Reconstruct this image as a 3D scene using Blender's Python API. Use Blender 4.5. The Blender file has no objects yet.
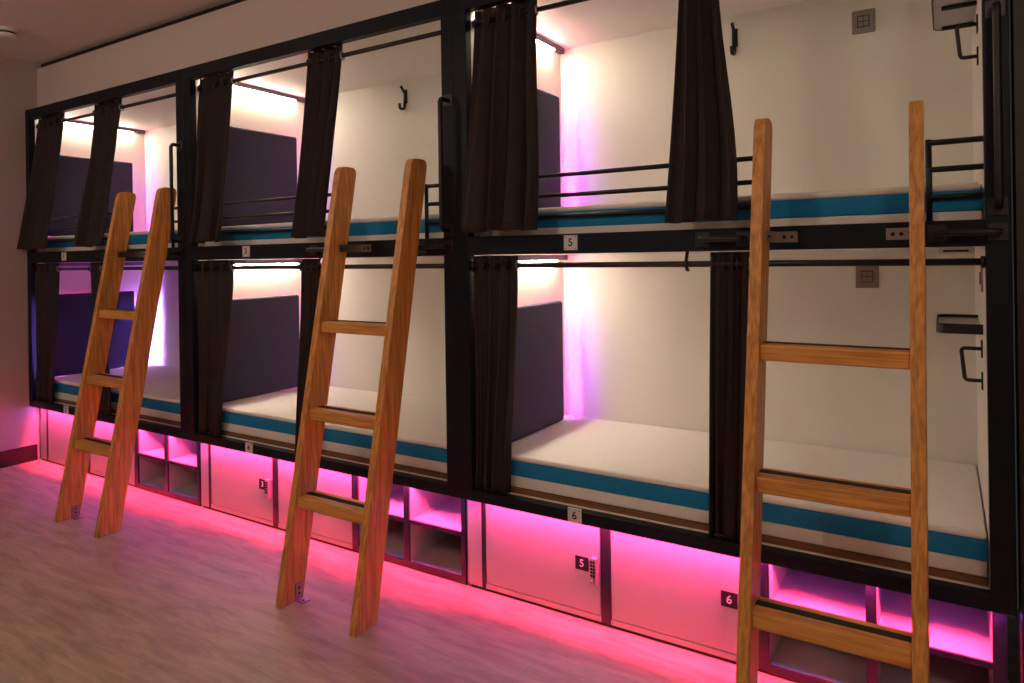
import bpy, bmesh, math, random
from mathutils import Vector, Matrix

random.seed(7)
S = bpy.context.scene
C = S.collection

# ------------------------------------------------------------------ camera
YAW, ROLL, FPX, Y0 = math.radians(32.1), 0.0145, 690.0, 258.0
cam_d = bpy.data.cameras.new('camera')
cam_d.sensor_width = 36.0
cam_d.lens = 36.0 * FPX / 1024.0
cam_d.shift_y = (Y0 - 341.5) / 1024.0
cam_d.clip_start = 0.05
cam = bpy.data.objects.new('camera', cam_d)
C.objects.link(cam)
fw = Vector((-math.sin(YAW), math.cos(YAW), 0))
rt = Vector((math.cos(YAW), math.sin(YAW), 0))
up = Vector((0, 0, 1))
r2 = rt * math.cos(ROLL) - up * math.sin(ROLL)
u2 = up * math.cos(ROLL) + rt * math.sin(ROLL)
m = Matrix((r2, u2, -fw)).transposed().to_4x4()
m.translation = Vector((0, -2.56, 1.52))
cam.matrix_world = m
S.camera = cam

# ------------------------------------------------------------------ world, exposure
w = bpy.data.worlds.new('world')
S.world = w
w.use_nodes = True
w.node_tree.nodes['Background'].inputs[0].default_value = (0.9, 0.85, 0.9, 1)
w.node_tree.nodes['Background'].inputs[1].default_value = 0.02
S.view_settings.view_transform = 'Standard'
S.view_settings.look = 'None'
S.view_settings.gamma = 1.0
S.view_settings.use_curve_mapping = False
S.view_settings.exposure = 0.55

WHITE_LED = 62.0        # reading strips at the head of each bunk
VIOLET_LED = 20.0      # second tape under the bottom rails
PINK_LED = 520.0         # strips under the bottom rails
RED_BACK, BLUE_BACK = 330.0, 30.0   # strips behind the head cushions
FILL_LAMP = 20.5         # added globe lamps out of view, room fill

# ------------------------------------------------------------------ materials
MATS = {}


def mat(name, col, rough=0.6, metal=0.0, var=0.0, scale=8.0, stretch=(1, 1, 1), bump=0.0, spec=0.5, col2=None):
    if name in MATS:
        return MATS[name]
    M = bpy.data.materials.new(name)
    M.use_nodes = True
    nt = M.node_tree
    b = nt.nodes['Principled BSDF']
    b.inputs['Roughness'].default_value = rough
    b.inputs['Metallic'].default_value = metal
    b.inputs['Specular IOR Level'].default_value = spec
    tc = nt.nodes.new('ShaderNodeTexCoord')
    mp = nt.nodes.new('ShaderNodeMapping')
    mp.inputs['Scale'].default_value = stretch
    nz = nt.nodes.new('ShaderNodeTexNoise')
    nz.inputs['Scale'].default_value = scale
    nz.inputs['Detail'].default_value = 5
    nt.links.new(tc.outputs['Object'], mp.inputs['Vector'])
    nt.links.new(mp.outputs['Vector'], nz.inputs['Vector'])
    rp = nt.nodes.new('ShaderNodeValToRGB')
    c2 = col2 or tuple(max(0, c * (1 - var)) for c in col)
    rp.color_ramp.elements[0].position = 0.3
    rp.color_ramp.elements[0].color = (*c2, 1)
    rp.color_ramp.elements[1].position = 0.7
    rp.color_ramp.elements[1].color = (*col, 1)
    nt.links.new(nz.outputs['Fac'], rp.inputs['Fac'])
    nt.links.new(rp.outputs['Color'], b.inputs['Base Color'])
    if bump:
        bp = nt.nodes.new('ShaderNodeBump')
        bp.inputs['Strength'].default_value = bump
        bp.inputs['Distance'].default_value = 0.004
        nt.links.new(nz.outputs['Fac'], bp.inputs['Height'])
        nt.links.new(bp.outputs['Normal'], b.inputs['Normal'])
    MATS[name] = M
    return M


def wood(name, axis):
    """oak: grain bands running along the given axis"""
    M = bpy.data.materials.new(name)
    M.use_nodes = True
    nt = M.node_tree
    b = nt.nodes['Principled BSDF']
    b.inputs['Roughness'].default_value = 0.42
    tc = nt.nodes.new('ShaderNodeTexCoord')
    mp = nt.nodes.new('ShaderNodeMapping')
    sc = [9.0, 9.0, 9.0]
    sc[axis] = 0.8
    mp.inputs['Scale'].default_value = sc
    if axis == 2:
        mp.inputs['Rotation'].default_value = (math.radians(11), 0, 0)
    nt.links.new(tc.outputs['Object'], mp.inputs['Vector'])
    n1 = nt.nodes.new('ShaderNodeTexNoise')
    n1.inputs['Scale'].default_value = 1.6
    n1.inputs['Detail'].default_value = 3
    nt.links.new(mp.outputs['Vector'], n1.inputs['Vector'])
    # contour rings of the noise give the cathedral figure
    mu = nt.nodes.new('ShaderNodeMath'); mu.operation = 'MULTIPLY'; mu.inputs[1].default_value = 14.0
    fr = nt.nodes.new('ShaderNodeMath'); fr.operation = 'PINGPONG'; fr.inputs[1].default_value = 1.0
    nt.links.new(n1.outputs['Fac'], mu.inputs[0])
    nt.links.new(mu.outputs[0], fr.inputs[0])
    mp2 = nt.nodes.new('ShaderNodeMapping')
    sc2 = [90.0, 90.0, 90.0]
    sc2[axis] = 4.0
    mp2.inputs['Scale'].default_value = sc2
    nt.links.new(tc.outputs['Object'], mp2.inputs['Vector'])
    n2 = nt.nodes.new('ShaderNodeTexNoise')
    n2.inputs['Scale'].default_value = 1.5
    n2.inputs['Detail'].default_value = 4
    nt.links.new(mp2.outputs['Vector'], n2.inputs['Vector'])
    mx = nt.nodes.new('ShaderNodeMath'); mx.operation = 'MULTIPLY_ADD'
    mx.inputs[1].default_value = 0.35
    nt.links.new(fr.outputs[0], mx.inputs[0])
    nt.links.new(n2.outputs['Fac'], mx.inputs[2])
    rp = nt.nodes.new('ShaderNodeValToRGB')
    rp.color_ramp.elements[0].position = 0.35
    rp.color_ramp.elements[0].color = (0.44, 0.175, 0.040, 1)
    rp.color_ramp.elements[1].position = 0.85
    rp.color_ramp.elements[1].color = (0.78, 0.365, 0.088, 1)
    nt.links.new(mx.outputs[0], rp.inputs['Fac'])
    nt.links.new(rp.outputs['Color'], b.inputs['Base Color'])
    bp = nt.nodes.new('ShaderNodeBump')
    bp.inputs['Strength'].default_value = 0.12
    bp.inputs['Distance'].default_value = 0.002
    nt.links.new(n2.outputs['Fac'], bp.inputs['Height'])
    nt.links.new(bp.outputs['Normal'], b.inputs['Normal'])
    MATS[name] = M
    return M


def floor_mat():
    M = bpy.data.materials.new('wood_vinyl')
    M.use_nodes = True
    nt = M.node_tree
    b = nt.nodes['Principled BSDF']
    b.inputs['Roughness'].default_value = 0.5
    tc = nt.nodes.new('ShaderNodeTexCoord')
    mp = nt.nodes.new('ShaderNodeMapping')
    mp.inputs['Scale'].default_value = (1.6, 9, 1)
    nt.links.new(tc.outputs['Object'], mp.inputs['Vector'])
    n1 = nt.nodes.new('ShaderNodeTexNoise')
    n1.inputs['Scale'].default_value = 2.2
    n1.inputs['Detail'].default_value = 8
    n1.inputs['Roughness'].default_value = 0.68
    n1.inputs['Distortion'].default_value = 0.5
    nt.links.new(mp.outputs['Vector'], n1.inputs['Vector'])
    br = nt.nodes.new('ShaderNodeTexBrick')
    br.inputs['Scale'].default_value = 1.0
    br.inputs['Brick Width'].default_value = 1.2
    br.inputs['Row Height'].default_value = 0.18
    br.inputs['Mortar Size'].default_value = 0.0012
    br.inputs['Color1'].default_value = (0.92, 0.92, 0.92, 1)
    br.inputs['Color2'].default_value = (1, 1, 1, 1)
    br.inputs['Mortar'].default_value = (0.8, 0.8, 0.8, 1)
    nt.links.new(tc.outputs['Object'], br.inputs['Vector'])
    rp = nt.nodes.new('ShaderNodeValToRGB')
    rp.color_ramp.elements[0].position = 0.3
    rp.color_ramp.elements[0].color = (0.33, 0.235, 0.155, 1)
    rp.color_ramp.elements[1].position = 0.7
    rp.color_ramp.elements[1].color = (0.60, 0.45, 0.315, 1)
    nt.links.new(n1.outputs['Fac'], rp.inputs['Fac'])
    mx = nt.nodes.new('ShaderNodeMix'); mx.data_type = 'RGBA'; mx.blend_type = 'MULTIPLY'
    mx.inputs['Factor'].default_value = 1.0
    nt.links.new(rp.outputs['Color'], mx.inputs['A'])
    nt.links.new(br.outputs['Color'], mx.inputs['B'])
    nt.links.new(mx.outputs['Result'], b.inputs['Base Color'])
    bp = nt.nodes.new('ShaderNodeBump')
    bp.inputs['Strength'].default_value = 0.08
    bp.inputs['Distance'].default_value = 0.002
    nt.links.new(n1.outputs['Fac'], bp.inputs['Height'])
    nt.links.new(bp.outputs['Normal'], b.inputs['Normal'])
    return M


def glow(name, col, strength):
    M = bpy.data.materials.new(name)
    M.use_nodes = True
    nt = M.node_tree
    b = nt.nodes['Principled BSDF']
    b.inputs['Base Color'].default_value = (0.8, 0.8, 0.8, 1)
    b.inputs['Emission Color'].default_value = (*col, 1)
    b.inputs['Emission Strength'].default_value = strength
    MATS[name] = M
    return M


STEEL = mat('powder_coated_steel', (0.006, 0.010, 0.018), 0.45, 0.0, 0.25, 30, spec=0.22)
BLACK = mat('black_steel', (0.005, 0.005, 0.008), 0.45, 0.0, 0.2, 40)
RODM = mat('rod_metal', (0.055, 0.048, 0.055), 0.35, 0.7, 0.2, 30)
CHROME = mat('brushed_steel', (0.42, 0.38, 0.36), 0.32, 1.0, 0.25, 60, (1, 1, 12))
PANEL = mat('cream_laminate', (0.87, 0.84, 0.77), 0.55, 0.0, 0.03, 3)
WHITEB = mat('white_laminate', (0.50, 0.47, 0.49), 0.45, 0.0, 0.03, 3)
EDGE = mat('black_edge_band', (0.018, 0.017, 0.035), 0.35, 0.0, 0.2, 20)
CLOTH = mat('mattress_ticking', (0.89, 0.86, 0.82), 0.85, 0.0, 0.04, 40, bump=0.15)
BLUE = mat('blue_ticking', (0.002, 0.235, 0.53), 0.8, 0.0, 0.12, 50, bump=0.15)
PLY = mat('plywood_edge', (0.24, 0.10, 0.038), 0.6, 0.0, 0.35, 6, (1, 1, 30))
CURT = mat('curtain_fabric', (0.042, 0.031, 0.033), 0.9, 0.0, 0.25, 60, (1, 1, 0.3), 0.2, spec=0.25)
HEADF = mat('head_cushion_fabric', (0.036, 0.028, 0.075), 0.8, 0.0, 0.2, 120, bump=0.25)
WALLP = mat('mauve_grey_paint', (0.44, 0.37, 0.35), 0.8, 0.0, 0.04, 2)
CEILP = mat('ceiling_paint', (0.80, 0.72, 0.68), 0.85, 0.0, 0.03, 2)
SOFF = mat('soffit_paint', (0.68, 0.60, 0.56), 0.85, 0.0, 0.03, 2)
BROWN = mat('dark_brown_panel', (0.020, 0.012, 0.012), 0.5, 0.0, 0.2, 5)
PLASTIC = mat('white_plastic', (0.75, 0.72, 0.70), 0.4, 0.0, 0.03, 5)
GRIP = mat('grip_rubber', (0.012, 0.013, 0.016), 0.75, 0.0, 0.3, 300, bump=0.4)
INK = mat('black_ink', (0.01, 0.01, 0.012), 0.5)
WINK = mat('white_ink', (0.8, 0.78, 0.78), 0.5)
SILVER = mat('silver_lock', (0.55, 0.55, 0.62), 0.3, 0.8, 0.1, 40)
ALU = mat('aluminium_profile', (0.10, 0.10, 0.14), 0.4, 0.6, 0.1, 40)
OAKZ = wood('oak_upright', 2)
OAKX = wood('oak_tread', 0)
LEDW = glow('led_warm_white', (1.0, 0.86, 0.64), WHITE_LED)
LEDOFF = mat('led_diffuser_off', (0.5, 0.48, 0.5), 0.4)
LEDP = glow('led_pink', (1.0, 0.03, 0.10), PINK_LED)
LEDV = glow('led_violet_floor', (0.30, 0.13, 1.0), VIOLET_LED)
LEDR = glow('led_red', (1.0, 0.03, 0.20), RED_BACK)
LEDB = glow('led_violet', (0.34, 0.12, 1.0), BLUE_BACK)
LEDR2 = glow('led_red_low', (1.0, 0.04, 0.30), RED_BACK * 0.12)
LEDT = glow('led_red_top', (1.0, 0.04, 0.22), RED_BACK * 0.18)
LEDB2 = glow('led_violet_full', (0.44, 0.21, 1.0), BLUE_BACK * 26)
FILL = glow('fill_lamp_glow', (1.0, 0.81, 0.63), FILL_LAMP)

# ------------------------------------------------------------------ helpers
ORIGIN = {}


def link(name, me, parent=None, origin=None):
    o = bpy.data.objects.new(name, me)
    C.objects.link(o)
    if parent is not None:
        o.parent = parent
    return o


def world_origin(o):
    v = Vector((0, 0, 0))
    while o is not None:
        v = v + o.location
        o = o.parent
    return v


def thing(name, label, cat, loc=(0, 0, 0), group=None):
    o = bpy.data.objects.new(name, None)
    C.objects.link(o)
    o.empty_display_size = 0.1
    o.location = loc
    o['label'] = label
    o['category'] = cat
    if group:
        o['group'] = group
    return o


def tag(o, label, cat, group=None):
    o['label'] = label
    o['category'] = cat
    if group:
        o['group'] = group
    return o


def finish(name, bm, material, parent=None, smooth=False):
    """bm is in world coordinates; the object gets its parent's origin (or its own base centre)"""
    bmesh.ops.recalc_face_normals(bm, faces=bm.faces)
    me = bpy.data.meshes.new(name)
    if parent is not None:
        org = world_origin(parent)
    else:
        xs = [v.co for v in bm.verts]
        org = Vector(((min(v.x for v in xs) + max(v.x for v in xs)) / 2, (min(v.y for v in xs) + max(v.y for v in xs)) / 2, min(v.z for v in xs)))
    for v in bm.verts:
        v.co -= org
    if smooth:
        for f in bm.faces:
            f.smooth = True
    bm.to_mesh(me)
    bm.free()
    me.materials.append(material)
    o = link(name, me, parent)
    if parent is None:
        o.location = org
    return o


def add_box(bm, x0, x1, y0, y1, z0, z1, bevel=0.0, seg=2):
    r = bmesh.ops.create_cube(bm, size=1.0)
    for v in r['verts']:
        v.co = Vector((x0 + (v.co.x + .5) * (x1 - x0), y0 + (v.co.y + .5) * (y1 - y0), z0 + (v.co.z + .5) * (z1 - z0)))
    if bevel:
        es = set(e for v in r['verts'] for e in v.link_edges)
        bmesh.ops.bevel(bm, geom=list(es), offset=bevel, segments=seg, affect='EDGES', profile=0.5)
    return bm


def box(name, x0, x1, y0, y1, z0, z1, material, parent=None, bevel=0.0, seg=2):
    return finish(name, add_box(bmesh.new(), x0, x1, y0, y1, z0, z1, bevel, seg), material, parent)


def add_tube(bm, pts, r, n=10, cap=True):
    pts = [Vector(p) for p in pts]
    rings = []
    for i, p in enumerate(pts):
        if i == 0:
            t = pts[1] - p
        elif i == len(pts) - 1:
            t = p - pts[i - 1]
        else:
            t = (pts[i + 1] - p).normalized() + (p - pts[i - 1]).normalized()
        t.normalize()
        a = Vector((0, 0, 1)) if abs(t.z) < 0.9 else Vector((0, 1, 0))
        u = t.cross(a).normalized()
        v = t.cross(u).normalized()
        rings.append([bm.verts.new(p + u * (r * math.cos(2 * math.pi * k / n)) + v * (r * math.sin(2 * math.pi * k / n))) for k in range(n)])
    for a, b in zip(rings, rings[1:]):
        for k in range(n):
            bm.faces.new((a[k], a[(k + 1) % n], b[(k + 1) % n], b[k]))
    if cap:
        bm.faces.new(rings[0])
        bm.faces.new(rings[-1])
    return bm


def tube(name, pts, r, material, parent=None, n=10):
    return finish(name, add_tube(bmesh.new(), pts, r, n), material, parent, True)


def rounded(pts, rad, seg=4):
    """rounds the inner corners of a polyline"""
    pts = [Vector(p) for p in pts]
    out = [pts[0]]
    for a, b, c in zip(pts, pts[1:], pts[2:]):
        d1 = (a - b).normalized() * rad
        d2 = (c - b).normalized() * rad
        for k in range(seg + 1):
            t = k / seg
            out.append((b + d1) * (1 - t) ** 2 + b * 2 * t * (1 - t) + (b + d2) * t * t)
    out.append(pts[-1])
    return out


def prism_x(bm, poly, x0, x1, bevel=0.0):
    """poly = list of (y, z), extruded along x"""
    a = [bm.verts.new((x0, y, z)) for y, z in poly]
    b = [bm.verts.new((x1, y, z)) for y, z in poly]
    n = len(poly)
    bm.faces.new(a)
    bm.faces.new(list(reversed(b)))
    for k in range(n):
        bm.faces.new((a[k], b[k], b[(k + 1) % n], a[(k + 1) % n]))
    if bevel:
        es = [e for e in bm.edges if (e.verts[0] in a) == (e.verts[1] in a)]
        bmesh.ops.bevel(bm, geom=es, offset=bevel, segments=2, affect='EDGES', profile=0.5)
    return bm


def cyl_y(bm, x, z, y0, y1, r, n=12):
    return add_tube(bm, [(x, y0, z), (x, y1, z)], r, n)


def torus(bm, c, axis, R, r, n=20, k=8):
    c = Vector(c)
    ax = Vector(axis).normalized()
    a = Vector((0, 0, 1)) if abs(ax.z) < .9 else Vector((1, 0, 0))
    u = ax.cross(a).normalized(); v = ax.cross(u).normalized()
    g = []
    for i in range(n):
        t = 2 * math.pi * i / n
        d = u * math.cos(t) + v * math.sin(t)
        g.append([bm.verts.new(c + d * (R + r * math.cos(2 * math.pi * j / k)) + ax * (r * math.sin(2 * math.pi * j / k))) for j in range(k)])
    for i in range(n):
        for j in range(k):
            bm.faces.new((g[i][j], g[(i + 1) % n][j], g[(i + 1) % n][(j + 1) % k], g[i][(j + 1) % k]))
    return bm


def numeral(text, x, y, z, size, material, parent):
    """a printed digit standing on a plate that faces -Y"""
    cu = bpy.data.curves.new('numeral', 'FONT')
    cu.body = text
    cu.size = size
    cu.align_x = 'CENTER'
    cu.align_y = 'CENTER'
    cu.extrude = 0.0006
    cu.offset = size * 0.012
    tmp = bpy.data.objects.new('numeral_curve', cu)
    C.objects.link(tmp)
    dg = bpy.context.evaluated_depsgraph_get()
    me = bpy.data.meshes.new_from_object(tmp.evaluated_get(dg))
    bpy.data.objects.remove(tmp)
    me.transform(Matrix.Translation(Vector((x, y, z)) - world_origin(parent)) @ Matrix.Rotation(math.pi / 2, 4, 'X'))
    me.materials.clear()
    me.materials.append(material)
    me.name = 'numeral'
    return link('numeral', me, parent)


def struct(o):
    o['kind'] = 'structure'
    return o


# ------------------------------------------------------------------ the room
CEIL = 3.12
FZ = -0.02
LW = -6.10
fl = struct(box('floor', LW - .1, 2.3, -4.3, 1.1, FZ - .1, FZ, floor_mat()))
struct(box('ceiling', LW - .1, 2.3, -4.3, 1.1, CEIL, CEIL + .1, CEILP))
struct(box('wall_left', LW - .1, LW, -4.3, 1.1, FZ, CEIL, WALLP))
struct(box('wall_back', LW, 2.3, 0.095, 0.20, 2.735, CEIL - .042, SOFF))
struct(box('shadow_gap_1', LW, 2.3, 0.125, 0.20, CEIL - .042, CEIL, BLACK))  # recessed strip at the ceiling joint, the gap's shade put in as black
struct(box('wall_right', 0.182, 2.3, -0.015, 0.10, FZ, CEIL - .042, BROWN))
struct(box('wall_side', 2.2, 2.3, -4.3, -0.015, FZ, CEIL, WALLP))
struct(box('wall_front', LW, 2.2, -4.3, -4.2, FZ, CEIL, WALLP))
bl = struct(box('baseboard_left', LW, LW + .015, -4.2, 0.055, FZ, 0.105, BLACK, None, 0.004))

# ------------------------------------------------------------------ bunk units
# (left outer edge, inner left, inner right, right outer edge)
UNITS = [(-6.09, -6.034, -4.087, -4.014), (-4.014, -3.941, -1.982, -1.911), (-1.911, -1.839, 0.106, 0.172)]
LADDER_X = [-4.295, -2.302, -0.297]
WHERE = ['far left', 'middle', 'right']
NUMS = [('1', '2'), ('3', '4'), ('5', '6')]
DEPTH = 0.92
ZB0, ZB1 = 0.415, 0.465      # bottom rail
ZM0, ZM1 = 1.535, 1.618      # middle rail
ZT0, ZT1 = 2.655, 2.731      # top beam
ROD_Y = 0.032           # lower rods
ROD_YU = 0.070          # upper rods, behind the top beam


def grab_handle(parent, pts, plates, r=0.011):
    h = tube('grab_handle', rounded(pts, 0.02), r, BLACK, parent)
    for p in plates:
        box('mounting_plate', *p, RODM, h, 0.002)


for ui, (xl, xi, xj, xr) in enumerate(UNITS):
    t = thing('bunk_pod', ['black steel double bunk frame standing against the left wall', 'black steel double bunk frame in the middle of the row', 'black steel double bunk frame nearest the camera, with number plate 5'][ui], 'bunk bed', ((xl + xr) / 2, 0.02, ZB0), 'bunk frames in the row')
    # steel frame
    for a, b in ((xl, xi), (xj, xr)):
        box('post', a, b, 0.0, 0.045, ZB0, ZT1, STEEL, t, 0.0025)
    box('top_beam', xi, xj, 0.0, 0.045, ZT0, ZT1, STEEL, t, 0.0025)
    box('middle_rail', xi, xj, 0.0, 0.045, ZM0, ZM1, STEEL, t, 0.0025)
    br = box('bottom_rail', xi, xj, 0.0, 0.045, ZB0, ZB1, STEEL, t, 0.0025)
    # linings
    box('side_lining', xl, xi, 0.0455, DEPTH + .02, ZB0, ZT1, PANEL, t)
    box('side_lining', xj, xr, 0.0455, DEPTH + .02, ZB0, ZT1, PANEL, t)
    box('back_lining', xi, xj, DEPTH, DEPTH + .02, ZB0, ZT1, PANEL, t)
    box('roof_lining', xi, xj, 0.0455, DEPTH, 2.700, 2.725, PANEL, t)
    box('bunk_floor', xi, xj, 0.0455, DEPTH, ZM0, 1.575, PANEL, t)
    box('bunk_floor', xi, xj, 0.0455, DEPTH, 0.452, 0.462, PANEL, t)
    # plywood bed boards, brown edge to the front
    box('bed_board', xi + .004, xj - .004, 0.070, DEPTH - .002, 1.575, 1.597, PLY, t)
    box('bed_board', xi + .004, xj - .004, 0.070, DEPTH - .002, 0.462, 0.485, PLY, t)
    # curtain rods with end sockets
    for z, ry in ((2.606, ROD_YU), (1.487, ROD_Y)):
        rod = tube('curtain_rod', [(xi, ry, z), (xj, ry, z)], 0.0115, RODM, t, 12)
        for a, b in ((xi, xi + .012), (xj - .012, xj)):
            tube('rod_socket', [(a, ry, z), (b, ry, z)], 0.019, RODM, rod, 12)
    # hanger strap that carries the lower rod under the rail
    hx = LADDER_X[ui] - 0.536
    tube('rod_hanger', rounded([(hx, 0.030, ZM0), (hx, 0.012, ZM0 - .03), (hx, 0.016, 1.468), (hx, 0.034, 1.464)], 0.008), 0.0065, BLACK, t)
    # guard rails: three bars each side of the ladder gap, with an upright at the gap
    off = 0.106 - xj
    for (a, b, uprt) in ((xi, -0.585 - off, -0.585 - off), (-0.041 - off, xj, -0.041 - off)):
        bm = bmesh.new()
        for z in (1.873, 1.786, 1.697):
            add_tube(bm, [(a, 0.060, z), (b, 0.060, z)], 0.0095, 10)
        g = finish('guard_rail', bm, BLACK, t, True)
        tube('upright', [(uprt, 0.060, 1.597), (uprt, 0.060, 1.884)], 0.0095, BLACK, g)
    # vertical grab handle on the right post
    hx = (xj + xr) / 2
    grab_handle(t, [(hx, 0.0, 2.255), (hx, -0.058, 2.255), (hx, -0.058, 1.655), (hx, 0.0, 1.655)],
                [(hx - .026, hx + .026, -0.005, 0.0, 2.228, 2.282), (hx - .026, hx + .026, -0.005, 0.0, 1.628, 1.682)])
    # horizontal grab handles on the middle rail, one each side of the ladder
    for a, b in ((-0.765 - off, -0.615 - off), (-0.020 - off, 0.138 - off)):
        grab_handle(t, [(a, 0.0, 1.578), (a, -0.052, 1.578), (b, -0.052, 1.578), (b, 0.0, 1.578)],
                    [(a - .026, a + .026, -0.005, 0.0, 1.551, 1.605), (b - .026, b + .026, -0.005, 0.0, 1.551, 1.605)])
    # number plates with corner screws
    for k, z in enumerate((1.580, 0.447)):
        px = (-5.508, -3.413, -1.315)[ui]
        hgt = 0.031
        pl = box('number_plate', px - .031, px + .031, -0.006, 0.0, z - hgt, z + hgt, PLASTIC, t, 0.001)
        numeral(NUMS[ui][k], px, -0.0068, z, 0.046, INK, pl)
        for sx in (-1, 1):
            for sz in (-1, 1):
                tube('screw', [(px + sx * .024, -0.0075, z + sz * .024), (px + sx * .024, -0.005, z + sz * .024)], 0.0032, CHROME, pl, 8)

# ------------------------------------------------------------------ mattresses
MN = {0: 'in the far left bunk', 1: 'in the middle bunk', 2: 'in the bunk nearest the camera'}
for ui, (xl, xi, xj, xr) in enumerate(UNITS):
    for k, zb in enumerate((1.598, 0.486)):
        t = thing('mattress', 'white mattress with blue side band, %s berth %s' % (['upper', 'lower'][k], ['of the far left bunk', 'of the middle bunk', 'of the nearest bunk'][ui]), 'mattress', ((xi + xj) / 2, 0.5, zb), 'mattresses')
        x0, x1, y0, y1 = xi + .004, xj - .004, 0.078, DEPTH - .008
        zz = [zb, zb + .052, zb + .117, zb + .141]
        box('base_layer', x0, x1, y0, y1, zz[0], zz[1], CLOTH, t, 0.006)
        box('side_band', x0 - .002, x1 + .002, y0 - .002, y1 + .002, zz[1], zz[2], BLUE, t, 0.003)
        box('top_layer', x0, x1, y0, y1, zz[2], zz[3], CLOTH, t, 0.010, 3)

# ------------------------------------------------------------------ head cushions with back light, and reading strips
for ui, (xl, xi, xj, xr) in enumerate(UNITS):
    place = ['of the far left bunk', 'of the middle bunk', 'of the nearest bunk'][ui]
    for k, dz in enumerate((1.113, 0.0)):
        lev = ['upper', 'lower'][k]
        zb = (1.745, 0.632)[k]
        zt = 1.283 + (1.113 if k == 0 else 0)
        t = thing('head_cushion', 'dark purple padded head cushion, %s berth %s' % (lev, place), 'headboard', (xi, 0.45, zb), 'head cushions')
        y0, y1 = 0.085, 0.775
        box('cushion', xi + .030, xi + .072, y0, y1, zb, zt, HEADF, t, 0.014, 3)
        box('back_board', xi + .0, xi + .030, y0 + .10, y1 - .10, zb + .06, zt - .10, BLACK, t)
        # pink and violet light tapes round the hidden edge of the back board
        dim = ui == 0 and k == 1
        for M, ins in ((LEDR2 if dim else LEDR, .060), (LEDB2 if (ui == 0 and k == 1) else LEDB, .022)):
            xx = (xi + .002, xi + .009)
            box('light_tape', *xx, y1 - ins - .006, y1 - ins, zb + .03, zt - .05, M, t)
            if ui == 0:      # the open end by the wall glows in front too
                box('light_tape', *xx, y0 + ins, y0 + ins + .006, zb + .03, zt - .05, M, t)
        box('light_tape', xi + .002, xi + .006, y0 + .05, y1 - .07, zt - .049, zt - .045, LEDR2 if dim else LEDT, t)
        # reading strip high on the head wall
        on = not (ui == 0 and k == 1)
        zc = 2.700 if k == 0 else ZM0
        s = thing('led_strip', '%s above the head cushion, %s berth %s' % ('lit white light strip' if on else 'unlit light strip', lev, place), 'light', (xi + .015, 0.5, zc - .030), 'reading light strips')
        box('profile', xi + .001, xi + .034, 0.10, DEPTH - .012, zc - .030, zc - .001, ALU, s, 0.002)
        box('diffuser', xi + .004, xi + .030, 0.105, 0.80, zc - .038, zc - .0305, LEDW if on else LEDOFF, s, 0.002)

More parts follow.
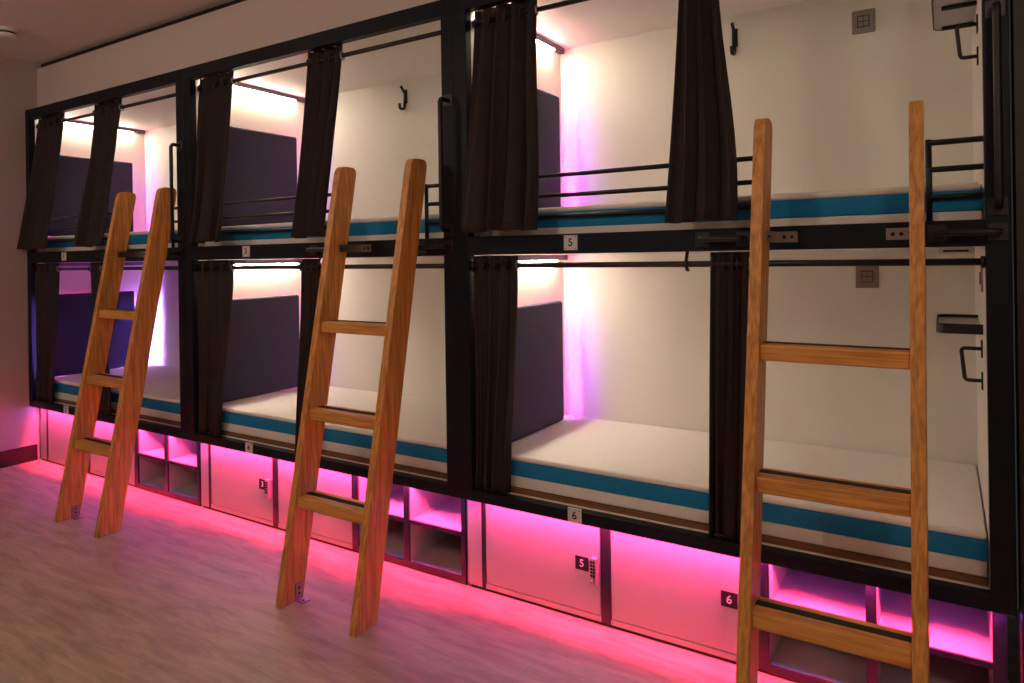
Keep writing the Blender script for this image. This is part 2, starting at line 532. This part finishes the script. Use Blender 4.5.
# ------------------------------------------------------------------ lockers and cubby shelves under the bunks
LY = 0.068          # front face of the lockers
LB = 0.90
LX0 = [-6.085, -3.984, -1.917]
for ui in range(3):
    x0 = LX0[ui]
    place = ['by the left wall', 'under the middle bunk', 'under the nearest bunk'][ui]
    d = x0 + 1.917
    if ui == 0:
        d = -2.067 * 2      # keeps the same rhythm, the filler is wider at the wall
    H = 0.414
    t = thing('locker', 'white locker with two doors on the floor %s' % place, 'locker', (d - 1.2, 0.4, FZ), 'lockers')
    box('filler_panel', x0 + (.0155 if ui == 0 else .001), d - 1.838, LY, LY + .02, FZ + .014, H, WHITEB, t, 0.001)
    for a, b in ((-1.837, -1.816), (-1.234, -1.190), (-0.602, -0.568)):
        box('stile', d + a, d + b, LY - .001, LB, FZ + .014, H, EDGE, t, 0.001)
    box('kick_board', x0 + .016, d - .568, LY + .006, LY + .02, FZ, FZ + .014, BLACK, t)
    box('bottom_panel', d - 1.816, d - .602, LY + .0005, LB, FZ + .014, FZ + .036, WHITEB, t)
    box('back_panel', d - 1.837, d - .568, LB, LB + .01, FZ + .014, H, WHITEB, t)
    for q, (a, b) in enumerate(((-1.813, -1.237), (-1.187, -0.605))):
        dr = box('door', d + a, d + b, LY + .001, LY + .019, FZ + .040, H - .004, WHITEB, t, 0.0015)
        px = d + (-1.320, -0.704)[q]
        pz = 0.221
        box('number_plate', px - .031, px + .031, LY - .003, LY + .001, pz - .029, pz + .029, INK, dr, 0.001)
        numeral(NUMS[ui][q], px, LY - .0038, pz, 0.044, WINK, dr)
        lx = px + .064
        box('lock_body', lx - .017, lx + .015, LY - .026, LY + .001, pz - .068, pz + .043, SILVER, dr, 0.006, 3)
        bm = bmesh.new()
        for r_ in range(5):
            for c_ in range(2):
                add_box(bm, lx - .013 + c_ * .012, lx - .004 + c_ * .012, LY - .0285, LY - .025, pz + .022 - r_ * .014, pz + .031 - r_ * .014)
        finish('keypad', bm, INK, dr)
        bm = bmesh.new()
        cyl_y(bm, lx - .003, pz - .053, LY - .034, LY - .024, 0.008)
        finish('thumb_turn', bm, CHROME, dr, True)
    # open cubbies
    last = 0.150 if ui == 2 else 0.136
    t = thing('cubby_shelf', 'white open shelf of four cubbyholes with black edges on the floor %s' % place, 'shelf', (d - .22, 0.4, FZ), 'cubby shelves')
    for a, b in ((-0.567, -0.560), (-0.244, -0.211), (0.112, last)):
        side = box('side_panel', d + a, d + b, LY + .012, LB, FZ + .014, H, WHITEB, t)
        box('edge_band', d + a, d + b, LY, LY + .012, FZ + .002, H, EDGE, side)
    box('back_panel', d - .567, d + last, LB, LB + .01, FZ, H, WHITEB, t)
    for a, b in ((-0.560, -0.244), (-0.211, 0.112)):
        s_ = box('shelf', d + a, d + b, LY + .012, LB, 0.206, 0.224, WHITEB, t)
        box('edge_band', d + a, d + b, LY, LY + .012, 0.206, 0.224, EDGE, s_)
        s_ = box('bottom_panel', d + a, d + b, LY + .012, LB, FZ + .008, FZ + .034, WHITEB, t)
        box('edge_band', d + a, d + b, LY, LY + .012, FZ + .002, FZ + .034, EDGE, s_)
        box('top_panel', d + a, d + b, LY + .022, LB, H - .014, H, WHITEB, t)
        # shelf pin holes in the cubby side
        for hz in (0.12,):
            tube('pin_hole', [(d + a, 0.35, hz), (d + a + .0015, 0.35, hz)], 0.008, INK, t, 10)
    # pink strip under the bottom rail
    xl, xi, xj, xr = UNITS[ui]
    s = thing('led_strip', 'glowing pink light strip behind the bottom rail %s' % place, 'light', ((xl + xr) / 2, 0.03, ZB0 - .01), 'pink strips under the bunks')
    box('profile', xl + .012, xr - .002, 0.047, 0.064, 0.4475, 0.4515, ALU, s)
    box('diffuser', xl + .012, xr - .002, 0.049, 0.061, 0.4420, 0.4470, LEDP, s)
    s = thing('led_strip', 'dim violet light strip under the bottom rail %s' % place, 'light', ((xl + xr) / 2, 0.03, ZB0 - .01), 'violet strips under the bunks')
    box('profile', xl + .012, xr - .002, 0.022, 0.042, ZB0 - .003, ZB0 - .0005, ALU, s)
    box('light_shield', xl + .012, d - .575, 0.0395, 0.042, ZB0 - .017, ZB0 - .003, ALU, s)  # added fin, keeps the violet light off the upper locker doors
    box('diffuser', xl + .012, xr - .002, 0.026, 0.038, ZB0 - .0075, ZB0 - .0032, LEDV, s)

# ------------------------------------------------------------------ curtains
def curtain(label, top, bot, ztop, zbot, zrod, ry, ybot, folds, amp, seed):
    rnd = random.Random(seed)
    nu, nv = folds * 12 + 1, 26
    jit = [rnd.uniform(-.35, .35) for _ in range(folds + 2)]
    t = thing('curtain', label, 'curtain', ((bot[0] + bot[1]) / 2, ry, zbot), 'bunk curtains')
    bm = bmesh.new()
    g = []
    for j in range(nv):
        v = j / (nv - 1)
        e = v * v * (3 - 2 * v)
        xa = top[0] + (bot[0] - top[0]) * e
        xb = top[1] + (bot[1] - top[1]) * e
        row = []
        for i in range(nu):
            u = i / (nu - 1)
            f = u * folds
            k = int(min(f, folds - 1e-6))
            wob = jit[k] * (1 - (f - k)) + jit[k + 1] * (f - k)
            s = math.sin(2 * math.pi * f + wob * 2.6 * v)
            a = amp * (0.62 + 0.38 * v + 0.9 * wob * v)
            y = ry + (ybot - ry) * (v ** 1.15) + a * s + 0.3 * a * v * math.sin(5.3 * f + seed)
            x = xa + (xb - xa) * u + 0.007 * math.sin(2 * math.pi * f * 2) * u * (1 - u) * 4 + 0.012 * math.sin(3.1 * v + jit[k] * 4) * v
            z = ztop + (zbot - ztop) * v + (0.006 * math.sin(f * 2.3 + seed) if j == nv - 1 else 0)
            row.append(bm.verts.new((x, y, z)))
        g.append(row)
    for j in range(nv - 1):
        for i in range(nu - 1):
            bm.faces.new((g[j][i], g[j][i + 1], g[j + 1][i + 1], g[j + 1][i]))
    o = finish('cloth', bm, CURT, t, True)
    so = o.modifiers.new('thickness', 'SOLIDIFY')
    so.thickness = 0.004
    so.offset = 0
    # eyelets on the rod
    zr = zrod
    for k in range(folds + 1):
        x = top[0] + (top[1] - top[0]) * k / folds + (0.004 if k == 0 else (-0.004 if k == folds else 0))
        finish('eyelet', torus(bmesh.new(), (x, ry, zr), (1, 0.35, 0), 0.021, 0.0045, 16, 6), CHROME if k == folds else RODM, t, True)
    return t


PL = ['the far left bunk', 'the middle bunk', 'the nearest bunk']
UP = [((-6.028, -5.62), (-6.045, -5.60), (-5.19, -4.83), (-5.19, -4.82)),
      ((-3.936, -3.60), (-3.83, -3.53), (-2.955, -2.69), (-2.95, -2.73)),
      ((-1.834, -1.50), (-1.835, -1.45), (-0.858, -0.715), (-0.885, -0.625))]
LO = [((-6.030, -5.65), (-6.028, -5.77), (-5.20, -5.04), (-5.10, -4.94)),
      ((-3.937, -3.575), (-3.936, -3.735), (-2.99, -2.84), (-3.05, -2.90)),
      ((-1.835, -1.595), (-1.834, -1.665), (-0.745, -0.60), (-0.77, -0.64))]
for ui in range(3):
    a, b, c, d_ = UP[ui]
    curtain('dark brown curtain gathered at left end, upper berth of %s' % PL[ui], a, b, 2.668, 1.640, 2.606, ROD_YU, -0.085, 4, 0.030, ui * 7 + 1)
    curtain('dark brown curtain hanging midway along upper berth of %s' % PL[ui], c, d_, 2.668, 1.645, 2.606, ROD_YU, -0.075, 3, 0.030, ui * 7 + 2)
    a, b, c, d_ = LO[ui]
    curtain('dark brown curtain gathered at left end, lower berth of %s' % PL[ui], a, b, 1.531, 0.470, 1.487, ROD_Y, 0.028, 4, 0.021, ui * 7 + 3)
    curtain('dark brown curtain hanging midway along lower berth of %s' % PL[ui], c, d_, 1.531, 0.470, 1.487, ROD_Y, 0.026, 3, 0.021, ui * 7 + 4)

# ------------------------------------------------------------------ ladders
def yf(z): return -0.525 + 0.1985 * z
def yb(z): return -0.395 + 0.190 * z


LL = ['in front of the bunk by the left wall', 'in front of the middle bunk', 'leaning on the bunk nearest the camera']
for ui, cx in enumerate(LADDER_X):
    t = thing('ladder', 'oak ladder with three treads %s' % LL[ui], 'ladder', (cx, -0.46, FZ), 'oak ladders')
    W, TH, ZT = 0.494, 0.038, 1.985
    poly = [(yf(FZ), FZ), (yb(FZ), FZ)]
    # rounded head
    r = 0.034
    pb = Vector((yb(ZT), ZT)); pf = Vector((yf(ZT), ZT))
    for corner, prev, nxt in ((pb, Vector((yb(0), 0)), pf), (pf, pb, Vector((yf(0), 0)))):
        d1 = (prev - corner).normalized() * r; d2 = (nxt - corner).normalized() * r
        for k in range(6):
            s = k / 5
            q = (corner + d1) * (1 - s) ** 2 + corner * 2 * s * (1 - s) + (corner + d2) * s * s
            poly.append((q.x, q.y))
    for sx in (-1, 1):
        a = cx + sx * W / 2
        b = a - sx * TH
        st = finish('stringer', prism_x(bmesh.new(), poly, min(a, b), max(a, b), 0.004), OAKZ, t)
        inner = b
        # steel angle that holds the stringer to the middle rail
        zc = 1.580
        y1 = yb(zc)
        bm = bmesh.new()
        d = -sx
        add_box(bm, min(inner, inner + d * .004), max(inner, inner + d * .004), y1 - .055, 0.0, zc - .019, zc + .019)
        add_box(bm, min(inner, inner + d * .074), max(inner, inner + d * .074), -0.0045, 0.0, zc - .019, zc + .019)
        bk = finish('rail_bracket', bm, CHROME, t)
        for q in (0.030, 0.055):
            tube('screw', [(inner + d * q, -0.0065, zc), (inner + d * q, -0.004, zc)], 0.0065, INK, bk, 10)
        for q in (0.015, 0.038):
            tube('screw', [(inner + d * .004, y1 - q, zc), (inner + d * .0065, y1 - q, zc)], 0.005, INK, bk, 10)
        # floor angle at the foot
        yc = (yf(0.03) + yb(0.03)) / 2 + .028
        bm = bmesh.new()
        add_box(bm, min(inner, inner + d * .004), max(inner, inner + d * .004), yc - .021, yc + .021, FZ, FZ + .075)
        add_box(bm, min(inner, inner + d * .050), max(inner, inner + d * .050), yc - .021, yc + .021, FZ, FZ + .004)
        bk = finish('foot_bracket', bm, CHROME, t)
        for q in (0.010, 0.035):
            tube('screw', [(inner + d * .004, yc, q), (inner + d * .0065, yc, q)], 0.005, INK, bk, 10)
        tube('screw', [(inner + d * .034, yc, FZ + .004), (inner + d * .034, yc, FZ + .0065)], 0.005, INK, bk, 10)
    for zt in (0.447, 0.832, 1.232):
        y0, y1 = yf(zt) + .010, yb(zt) - .004
        tr = box('tread', cx - W / 2 + TH - .001, cx + W / 2 - TH + .001, y0, y1, zt - .052, zt, OAKX, t, 0.006)
        box('grip_strip', cx - W / 2 + TH, cx + W / 2 - TH, y0 + .048, y0 + .078, zt - .001, zt + .0018, GRIP, tr)

# ------------------------------------------------------------------ fittings inside the right-hand bunk and the middle one
for k, z in enumerate((2.560, 1.414)):
    t = thing('socket_plate', 'brushed steel socket plate on the back wall of the %s berth' % ['upper', 'lower'][k], 'socket', (-0.297, DEPTH, z - .05), 'socket plates')
    box('plate', -0.344, -0.250, DEPTH - .010, DEPTH, z - .052, z + .052, CHROME, t, 0.003)
    box('insert', -0.322, -0.272, DEPTH - .0125, DEPTH - .010, z - .026, z + .026, INK, t)
    for a in (-0.319, -0.296):
        for b in (-.023, .001):
            box('module', a, a + .021, DEPTH - .0145, DEPTH - .0125, z + b, z + b + .021, CHROME, t, 0.001)
for hx, lab in ((-0.865, 'black coat hook on the back wall of the upper berth nearest the camera'), (-2.988, 'black coat hook on the back wall of the middle upper berth')):
    t = thing('coat_hook', lab, 'hook', (hx, DEPTH, 2.50), 'coat hooks')
    box('plate', hx - .014, hx + .014, DEPTH - .006, DEPTH, 2.545, 2.635, BLACK, t, 0.002)
    tube('upper_prong', rounded([(hx, DEPTH - .005, 2.600), (hx, DEPTH - .016, 2.615), (hx, DEPTH - .050, 2.650)], 0.006), 0.0085, BLACK, t)
    tube('lower_prong', rounded([(hx, DEPTH - .008, 2.60), (hx, DEPTH - .016, 2.508), (hx, DEPTH - .060, 2.500), (hx, DEPTH - .064, 2.535)], 0.014), 0.0095, BLACK, t)
XI = UNITS[2][2]
for k, z in enumerate((2.395, 1.240)):
    lev = ['upper', 'lower'][k]
    t = thing('wall_shelf', 'small white shelf with black rounded rim, foot end of the %s berth' % lev, 'shelf', (XI, 0.52, z), 'foot end shelves')
    def rr(x0, y0, y1, rad, n=6):
        p = [(XI, y0)]
        for cy, a0 in ((y0 + rad, -90), (y1 - rad, 180)):
            pts = []
            for i in range(n + 1):
                an = math.radians(270 - 90 * i / n) if a0 == -90 else math.radians(180 - 90 * i / n)
                pts.append((x0 + rad + rad * math.cos(an), cy + rad * math.sin(an)))
            p += pts
        p.append((XI, y1))
        return p
    def slab(name, p, z0, z1, M, par):
        bm = bmesh.new()
        a = [bm.verts.new((x, y, z0)) for x, y in p]
        b = [bm.verts.new((x, y, z1)) for x, y in p]
        bm.faces.new(a); bm.faces.new(list(reversed(b)))
        for i in range(len(p)):
            bm.faces.new((a[i], b[i], b[(i + 1) % len(p)], a[(i + 1) % len(p)]))
        return finish(name, bm, M, par)
    slab('board', rr(-0.024, 0.24, 0.66, 0.035), z + .002, z + .022, WHITEB, t)
    # rim: outer minus inner as a strip
    po, pi = rr(-0.029, 0.235, 0.665, 0.040), rr(-0.0238, 0.2402, 0.6598, 0.035)
    bm = bmesh.new()
    rings = [[bm.verts.new((x, y, zz)) for x, y in p] for p, zz in ((po, z), (po, z + .034), (pi, z + .034), (pi, z))]
    n = len(po)
    for a, b in zip(rings, rings[1:] + rings[:1]):
        for i in range(n - 1):
            bm.faces.new((a[i], a[i + 1], b[i + 1], b[i]))
    finish('rim', bm, BLACK, t)
    for y in (0.36, 0.62):
        box('support_bar', 0.0, XI, y - .008, y + .008, z - .012, z + .002, BLACK, t, 0.002)
    t = thing('grab_bar', 'small bent black grab bar below the shelf of the %s berth' % lev, 'handle', (XI, 0.40, z - .17), 'foot end grab bars')
    za, zb = (z - .095, z - .205) if k == 0 else (z - .055, z - .165)
    tube('bar', rounded([(XI - .003, 0.30, za), (XI - .062, 0.30, za), (XI - .052, 0.30, zb), (XI - .003, 0.30, zb)], 0.012), 0.0065, BLACK, t)
    box('mounting_plate', XI - .005, XI, 0.286, 0.314, za - .03, za + .03, BLACK, t, 0.001)
    box('mounting_plate', XI - .005, XI, 0.286, 0.314, zb - .03, zb + .03, BLACK, t, 0.001)
t = thing('ceiling_vent', 'small white air vent under the ceiling of the lower berth nearest the camera', 'vent', (0.03, 0.42, 1.512), None)
box('vent_frame', -0.02, 0.085, 0.30, 0.50, 1.515, ZM0, PLASTIC, t, 0.003)
box('vent_slot', -0.005, 0.07, 0.299, 0.3005, 1.519, 1.526, INK, t)
t = thing('light_switch', 'small brown switch on the foot end wall of the lower berth', 'switch', (XI, 0.22, 1.38), None)
box('plate', XI - .006, XI, 0.19, 0.25, 1.385, 1.475, CHROME, t, 0.002)
box('rocker', XI - .009, XI - .006, 0.205, 0.235, 1.41, 1.45, INK, t, 0.001)

# ------------------------------------------------------------------ ceiling fittings, and added lamps out of view
t = thing('smoke_detector', 'small round smoke detector on the ceiling', 'smoke detector', (-5.355, -0.41, CEIL - .062))
def disc(name, x, y, prof, M, par, n=28):
    bm = bmesh.new()
    rings = [[bm.verts.new((x + r * math.cos(2 * math.pi * i / n), y + r * math.sin(2 * math.pi * i / n), z)) for i in range(n)] for r, z in prof]
    for a, b in zip(rings, rings[1:]):
        for i in range(n):
            bm.faces.new((a[i], a[(i + 1) % n], b[(i + 1) % n], b[i]))
    bm.faces.new(rings[0]); bm.faces.new(rings[-1])
    return finish(name, bm, M, par, False)
disc('base', -5.355, -0.41, [(0.062, CEIL), (0.062, CEIL - .020), (0.056, CEIL - .024)], PLASTIC, t)
disc('sensor_ring', -5.355, -0.41, [(0.050, CEIL - .024), (0.050, CEIL - .038)], INK, t)
disc('cap', -5.355, -0.41, [(0.058, CEIL - .038), (0.056, CEIL - .052), (0.038, CEIL - .062)], PLASTIC, t)
for i, (x, y) in enumerate(((-4.6, -2.6), (-1.9, -2.9), (0.9, -2.9))):  # globe lamps added out of view to light the room and ceiling
    t = thing('fill_lamp', 'added unseen globe lamp hanging from the ceiling, %s' % ['nearest the left wall', 'between the other two', 'nearest the right wall'][i], 'lamp', (x, y, CEIL - .52), 'added fill lamps')
    disc('canopy', x, y, [(0.06, CEIL), (0.055, CEIL - .025)], PLASTIC, t)
    tube('cord', [(x, y, CEIL - .02), (x, y, CEIL - .24)], 0.005, BLACK, t)
    disc('globe', x, y, [(0.15 * math.sin(math.radians(a_)), CEIL - .37 + 0.15 * math.cos(math.radians(a_))) for a_ in range(15, 180, 15)], FILL, t)
